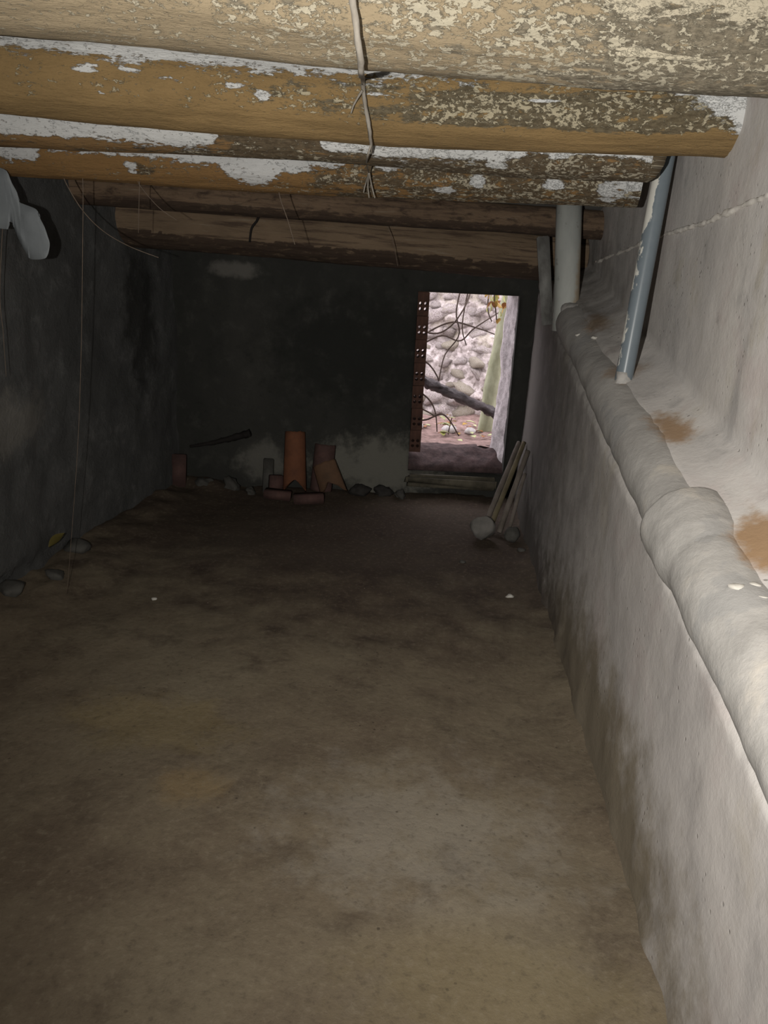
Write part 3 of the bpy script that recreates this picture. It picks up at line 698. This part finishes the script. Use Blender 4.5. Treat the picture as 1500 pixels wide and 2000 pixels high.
for k in range(34):
    o = obj('leaf', LM[rl.choice([0, 0, 1, 2])], None, sp); p = ps[rl.randrange(13)]
    o.location = p + Vector((rl.uniform(-.09, .10), rl.uniform(-.08, .08), rl.uniform(-.05, .1))); s_ = rl.uniform(.05, .09); o.scale = (s_, s_, s_); o.rotation_euler = (rl.uniform(-2.4, -.6), rl.uniform(-.6, .6), rl.uniform(-2, 2))
pl = tag(empty('seedling', (-.62, 6.85, .25)), 'small yellow green seedling on the soil behind the sill', 'plant')
v, f = tube(smooth_path([(0, 0, -.03), (.01, 0, .08), (.03, 0, .2)], 8), .005, 6); obj('stem', recalc(mesh('seed_stem', v, f)), M_TWIG, pl)
for k in range(9):
    o = obj('leaf', LM[rl.choice([0, 1, 3])], None, pl); o.location = (rl.uniform(-.05, .09), rl.uniform(-.05, .05), rl.uniform(.05, .22)); s_ = rl.uniform(.05, .08); o.scale = (s_,) * 3; o.rotation_euler = (rl.uniform(-.5, .6), 0, rl.uniform(-3, 3))
for k in range(26):
    x, y = rl.uniform(-1.0, -.2), rl.uniform(6.55, 7.6); o = obj('fallen_leaf', LM[rl.choice([0, 2, 3, 3])]); s_ = rl.uniform(.05, .10)
    o.location = (x, y, outz(x, y - .2 * (x + .5)) + .008); o.scale = (s_,) * 3; o.rotation_euler = (rl.uniform(-.15, .15), rl.uniform(-.15, .15), rl.uniform(-3, 3))
    tag(o, 'fallen leaf lying on the earth outside the opening', 'leaf', 'fallen leaves outside')
M_WSTONE = simple('whitish_stone', (.72, .70, .70), (.42, .40, .40), 10)
for k, (x, y, s_, l) in enumerate([(-.62, 7.0, .075, 'white stone lying right of the forked twig'), (-.92, 7.05, .06, 'white stone at the left edge of the opening'), (-.43, 7.0, .06, 'pale stone near the foot of the trunk')]):
    o = tag(obj('field_stone', rock_mesh('field_stone', 60 + k, 2, (s_, s_ * .8, s_ * .6)), M_WSTONE), l, 'stone', 'white stones outside'); o.location = (x, y, outz(x, y - .2 * (x + .5)) + s_ * .4)

# ------------------------------------------------------------------ things at the foot of the rear wall
M_TERRA = simple('terracotta', (.17, .068, .034), (.10, .042, .024), 9); M_TERRA2 = simple('dusty_terracotta', (.14, .078, .045), (.08, .048, .03), 9)
M_PINK = simple('pinkish_brick', (.10, .055, .048), (.05, .03, .027), 12); M_CHAR = simple('charred_wood', (.018, .015, .014), scale=14)
M_RUBBLE = simple('grey_rubble', (.085, .082, .074), (.04, .038, .034), 10); M_DARKRUB = simple('black_rubble', (.035, .032, .03), scale=10)
def barrel_tile(L=.46, r0=.095, r1=.075, th=.013, arc=2.6, notch=0.0, sd=0):
    n, m_ = 20, 18; v = []
    for sgn in (0, 1):
        for i in range(n):
            t = i / (n - 1)
            for j in range(m_):
                a = -arc / 2 + arc * j / (m_ - 1); r = r0 + (r1 - r0) * t - th * sgn
                z = L * t
                if notch: z = max(z, notch * (1 - abs(a) / (arc / 2)) * 1.0) if t < .5 else z
                v.append((r * math.sin(a), -r * math.cos(a) + r0 * .6, z + .006 * fb((a, t, sd), 3, 2)))
    f = []; N = n * m_
    for s_ in (0, 1):
        for i in range(n - 1):
            for j in range(m_ - 1):
                q = (s_ * N + i * m_ + j, s_ * N + i * m_ + j + 1, s_ * N + (i + 1) * m_ + j + 1, s_ * N + (i + 1) * m_ + j); f.append(q if s_ == 0 else q[::-1])
    for i in range(n - 1):
        for j in (0, m_ - 1): f.append((i * m_ + j, (i + 1) * m_ + j, N + (i + 1) * m_ + j, N + i * m_ + j))
    for j in range(m_ - 1):
        for i in (0, n - 1): f.append((i * m_ + j, i * m_ + j + 1, N + i * m_ + j + 1, N + i * m_ + j))
    return recalc(mesh('roof_tile', v, f))
def put(o, u, w, z, rx=0, ry=0, rz=0):
    o.location = bw(u, w, z); o.rotation_euler = (rx, ry, rz + BROT); return o
put(tag(obj('roof_tile', barrel_tile(.46, .095, .080, notch=.10, sd=1), M_TERRA), 'orange terracotta barrel tile leaning upright on the rear wall', 'tile', 'terracotta tiles by the rear wall'), -1.69, -.16, .03, -.20, .0, .10)
put(tag(obj('roof_tile', barrel_tile(.36, .09, .085, sd=2), M_PINK), 'dull red tile half hidden behind the orange one', 'tile', 'terracotta tiles by the rear wall'), -1.50, -.10, .03, -.14, .05, -.15)
put(tag(obj('roof_tile', barrel_tile(.26, .125, .11, arc=2.0, notch=.11, sd=3), M_TERRA2), 'broken brown tile with a notched lower edge tilting right', 'tile', 'terracotta tiles by the rear wall'), -1.385, -.20, .03, -.30, -.42, -.1)
def brick(dx, dy, dz, mat, l, u, w, z, rx=0, ry=0, rz=0, sd=1, name='loose_brick', cat='brick', group='loose bricks'):
    return put(tag(obj(name, bevel_box(name, dx, dy, dz, .005, 2, .003, sd), mat), l, cat, group), u, w, z, rx, ry, rz)
brick(.22, .10, .065, M_PINK, 'pinkish brick lying in front of the orange tile', -1.565, -.38, .05, 0, -.05, .10, 1)
brick(.20, .10, .06, M_PINK, 'pinkish brick tucked under the orange tile', -1.80, -.31, .05, 0, .06, -.05, 2)
brick(.11, .07, .25, M_PINK, 'reddish brick standing on end in the left rear corner', -2.575, -.12, .15, -.12, .03, .1, 3)
brick(.075, .07, .27, M_RUBBLE, 'narrow grey slab standing left of the orange tile', -1.90, -.10, .13, -.15, .04, .2, 4, 'slab_fragment', 'slab', 'grey rubble')
brick(.10, .09, .14, M_PINK, 'stubby pinkish block between slab and orange tile', -1.835, -.16, .085, -.1, .06, .3, 5)
st = branch('charred_branch', [bw(-2.50, -.05, .325), bw(-2.32, -.06, .365), bw(-2.17, -.06, .41), bw(-2.04, -.07, .455)], .010, .030, M_CHAR, 'black charred branch wedged slantwise against the rear wall', 'branch', wob=.4, seg=10)
for k, (u, w, s_, m_, l) in enumerate([(-1.205, -.10, .07, M_DARKRUB, 'black rubble lump beside the broken tile'), (-1.01, -.10, .06, M_DARKRUB, 'black rubble lump in the middle of the dark heap'), (-.875, -.14, .045, M_RUBBLE, 'grey rubble lump left of the sill stone'),
        (-2.38, -.10, .06, M_RUBBLE, 'grey rubble lump right of the standing red brick'), (-2.17, -.12, .065, M_RUBBLE, 'grey rubble lump under the charred branch'), (-2.02, -.2, .035, M_RUBBLE, 'small grey lump left of the narrow slab')]):
    put(tag(obj('stone_lump', rock_mesh('stone_lump', 80 + k, 3, (s_ * 1.2, s_, s_ * .9), 1.0), m_), l, 'rubble', 'rubble along the rear wall'), u, w, s_ * .35 + .02, .3 * k, .2 * k)

# poles leaning in the far right corner, with a concrete lump at their foot
M_POLE = simple('weathered_pole', (.17, .145, .125), (.07, .058, .048), 10, stretch=(1, 1, .3)); M_POLE2 = simple('yellowed_pole', (.16, .135, .08), (.07, .055, .035), 10, stretch=(1, 1, .3))
POLES = [((-.165, 4.98, .03), (.02, 5.62, .52), .020, M_POLE, 'leftmost pole leaning in the far right corner'), ((-.125, 4.96, .03), (.055, 5.58, .53), .019, M_POLE2, 'yellowish pole second from left in the leaning bundle'),
         ((-.055, 4.96, .03), (.082, 5.22, .55), .020, M_POLE, 'longest pole of the leaning bundle, against the right wall'), ((.005, 4.98, .03), (.078, 5.25, .38), .015, M_POLE, 'shortest pole, nearest the right wall')]
for k, (a, b, r, m_, l) in enumerate(POLES): branch('leaning_pole', [a, tuple((p + q) / 2 for p, q in zip(a, b)), b], r, r * .9, m_, l, 'pole', 'poles leaning in the corner', 16, 10, .12, k * 3)
o = tag(obj('concrete_lump', rock_mesh('concrete_lump', 141, 4, (.088, .07, .085), .25), simple('pale_concrete', (.17, .16, .148), (.10, .095, .088), 14)), 'rounded pale concrete lump at the foot of the leaning poles', 'rubble'); o.location = (-.165, 4.86, .085)
o = tag(obj('concrete_lump', rock_mesh('concrete_lump', 147, 3, (.05, .05, .06), .3), M_RUBBLE), 'small grey lump between the poles and the right wall', 'rubble'); o.location = (.03, 4.86, .06)

# ------------------------------------------------------------------ left side: hanging plastic, rubble, leaf
OUT = [[-2.231, 1.999], [-2.186, 1.984], [-2.17, 1.939], [-2.15, 1.902], [-2.142, 1.867], [-2.126, 1.859], [-2.081, 1.845], [-2.063, 1.832], [-2.054, 1.806], [-2.034, 1.773], [-2.021, 1.737], [-2.014, 1.707], [-2.019, 1.676], [-2.028, 1.655], [-2.041, 1.644], [-2.077, 1.639], [-2.108, 1.639], [-2.124, 1.647], [-2.136, 1.671], [-2.154, 1.701], [-2.168, 1.731], [-2.179, 1.761], [-2.188, 1.787], [-2.201, 1.783], [-2.208, 1.758], [-2.221, 1.756], [-2.261, 1.762], [-2.29, 1.80], [-2.30, 1.90], [-2.27, 1.985]]
bm = bmesh.new(); vs = [bm.verts.new((p_.x + 2.14, 0, p_.z - 2.0)) for p_ in smooth_path([(x, 0, z) for x, z in OUT + OUT[:1]], 90)[:-1]]; bm.faces.new(vs)
bmesh.ops.triangulate(bm, faces=bm.faces[:]); 
for _ in range(2): bmesh.ops.subdivide_edges(bm, edges=bm.edges[:], cuts=1, use_grid_fill=True)
for q in bm.verts:
    x, z = q.co.x, q.co.z
    q.co.y = .005 * math.sin((x + z * .5) * 26) + .012 * fb((x, 0, z), 5, 3) + .04 * (z + .2)
bmesh.ops.recalc_face_normals(bm, faces=bm.faces)
me = bpy.data.meshes.new('plastic_scrap'); bm.to_mesh(me); bm.free()
def mat_plastic():
    s = NT('milky_plastic_film'); n = s.noise(16, 5, .6)
    s.b.inputs['Transmission Weight'].default_value = .15; s.b.inputs['Subsurface Weight'].default_value = 0
    return s.done(s.mix(n, (.19, .205, .215), (.25, .27, .285)), .45, n, .4, .006)
o = tag(obj('plastic_scrap', me, mat_plastic()), 'milky plastic scrap hanging from the logs at the far left', 'plastic')
o.location = (-2.14, 3.12, 2.0); so = o.modifiers.new('thickness', 'SOLIDIFY'); so.thickness = .003
M_YEL = leafmat('yellow_leaf', (.13, .105, .03))
q = LEAF.copy(); q.materials.append(M_YEL); o = tag(obj('yellow_leaf', q), 'yellowish leaf lying at the foot of the left wall', 'leaf')
o.location = (-2.46, 3.58, .13); o.scale = (.10, .11, .10); o.rotation_euler = (.6, .2, -.5)
for k, (x, y, s_, l) in enumerate([(-2.42, 3.18, .065, 'larger rubble lump at the left wall nearest the viewer'), (-2.33, 3.42, .05, 'small rubble lump in front of the yellow leaf'), (-2.42, 3.78, .07, 'rubble lump behind the yellow leaf by the left wall')]):
    o = tag(obj('stone_lump', rock_mesh('stone_lump', 120 + k, 3, (s_ * 1.3, s_, s_ * .7)), M_RUBBLE), l, 'rubble', 'rubble along the left wall'); o.location = (x, y, floor_z(x, y) + s_ * .3)

# ------------------------------------------------------------------ roots and threads hanging from the logs
M_ROOT = simple('pale_root', (.30, .275, .24), (.16, .14, .115), 20, stretch=(1, 1, .4)); M_THREAD = simple('fine_rootlet', (.17, .13, .10), scale=30)
root = tag(empty('hanging_root', (-.43, 1.78, 2.2)), 'pale root hanging across the front of the nearest logs', 'root')
RP = [(-.441, 1.850, 2.219), (-.432, 1.868, 2.156), (-.434, 1.93, 2.108), (-.459, 2.05, 2.112), (-.59, 2.66, 2.235), (-.595, 2.705, 2.201), (-.584, 2.715, 2.143), (-.578, 2.735, 2.101), (-.582, 2.79, 2.066), (-.590, 2.83, 2.045)]
ps = smooth_path(RP, 60); v, f = tube([p - root.location for p in ps], [interp(k / 60, [(0, .0075), (.4, .0075), (.8, .006), (1, .003)]) for k in range(61)], 10, wob=.35, sd=4)
obj('main_root', recalc(mesh('main_root', v, f)), M_ROOT, root)
for k, pts in enumerate([[(-.597, 2.69, 2.21), (-.625, 2.70, 2.17), (-.635, 2.705, 2.145)], [(-.582, 2.79, 2.066), (-.60, 2.82, 2.03), (-.66, 3.1, 2.04), (-.705, 3.36, 2.045)], [(-.705, 3.36, 2.045), (-.73, 3.42, 2.01), (-.74, 3.43, 1.975)], [(-.705, 3.36, 2.045), (-.70, 3.42, 1.99), (-.69, 3.43, 1.955)], [(-.705, 3.36, 2.045), (-.72, 3.42, 2.0), (-.715, 3.43, 1.955)]]):
    ps = smooth_path(pts, 16); v, f = tube([p - root.location for p in ps], [.0045 - .0025 * i / 16 for i in range(17)], 7, wob=.3, sd=k); obj('side_root', recalc(mesh('side_root', v, f)), M_ROOT, root)
TH = [([(-2.03, 3.27, 2.0), (-2.015, 3.27, 1.954), (-1.957, 3.285, 1.853), (-1.867, 3.285, 1.773), (-1.75, 3.285, 1.715), (-1.61, 3.285, 1.672)], .0026, 'long curving rootlet drooping right below the fourth log'),
      ([(-1.936, 3.27, 2.0), (-1.949, 3.27, 1.812), (-2.003, 3.27, 1.214), (-2.061, 3.27, .726), (-2.17, 3.27, .02)], .0018, 'thread hanging from the logs down to the floor at left'),
      ([(-2.25, 3.2, 2.0), (-2.259, 3.1, 1.519), (-2.265, 3.1, 1.324), (-2.271, 3.1, 1.133)], .0018, 'thread hanging beside the plastic scrap at the left edge'),
      ([(-1.705, 3.33, 2.0), (-1.71, 3.33, 1.939), (-1.723, 3.33, 1.771)], .0018, 'short straight rootlet below the fourth log'),
      ([(-1.72, 3.33, 2.0), (-1.702, 3.33, 1.96), (-1.623, 3.33, 1.88), (-1.542, 3.33, 1.831)], .002, 'short rootlet slanting right below the fourth log'),
      ([(-1.14, 3.5, 2.0), (-1.128, 3.5, 1.942), (-1.094, 3.5, 1.858), (-1.06, 3.5, 1.757)], .0026, 'rootlet hanging left of the middle under the logs'),
      ([(-.91, 4.89, 1.985), (-.904, 4.88, 1.943), (-.857, 4.86, 1.847), (-.818, 4.86, 1.701)], .003, 'dark rootlet hanging right of the middle under the logs')]
for p, r, l in TH: branch('hanging_rootlet', p, r, r * .6, M_THREAD, l, 'rootlet', 'rootlets hanging from the logs', 30, 6, .1)
branch('bent_nail', [(-1.69, 4.84, 1.98), (-1.698, 4.80, 1.925), (-1.728, 4.79, 1.88), (-1.745, 4.80, 1.80)], .008, .006, M_CHAR, 'dark bent spike sticking out of the bare log', 'spike', None, 14, 8, .1)
branch('wooden_peg', [(-1.358, 5.16, 1.86), (-1.358, 5.08, 1.85), (-1.362, 5.07, 1.75)], .010, .008, M_TWIG, 'short dark peg under the bare log', 'peg', None, 8, 8, .1)

# ------------------------------------------------------------------ small crumbs
M_CHIP = simple('white_plaster_chip', (.50, .48, .44), (.34, .32, .29), 20)
for k, (x, y, z, s_, l) in enumerate([(.541, 1.791, .990, .018, 'largest white plaster crumb on the ledge nearest the viewer'), (.582, 1.801, .998, .012, 'small white crumb on the ledge next to the largest one'), (.587, 1.749, .988, .011, 'white crumb at the near right end of the ledge'),
        (.325, 3.997, 1.40, .018, 'white crumb below the rust stain near the downpipe'), (.262, 4.14, 1.40, .018, 'white crumb left of the rust stain near the downpipe')]):
    o = tag(obj('plaster_chip', rock_mesh('plaster_chip', 160 + k, 2, (s_ * 1.3, s_, s_ * .6)), M_CHIP), l, 'crumb', 'plaster crumbs on the ledge'); o.location = (x, y, z)
for k, (x, y, s_, l) in enumerate([(.046, 3.95, .02, 'pale pebble on the floor near the right wall'), (-1.75, 3.38, .014, 'pale pebble on the floor left of the middle'), (.10, 4.7, .022, 'pebble on the floor right of the concrete lump'), (-.25, 4.4, .016, 'pebble in front of the leaning poles')]):
    o = tag(obj('pebble', rock_mesh('pebble', 180 + k, 2, (s_ * 1.3, s_, s_ * .7)), M_CHIP if k < 2 else M_RUBBLE), l, 'pebble', 'pebbles on the floor'); o.location = (x, y, floor_z(x, y) + s_ * .3)
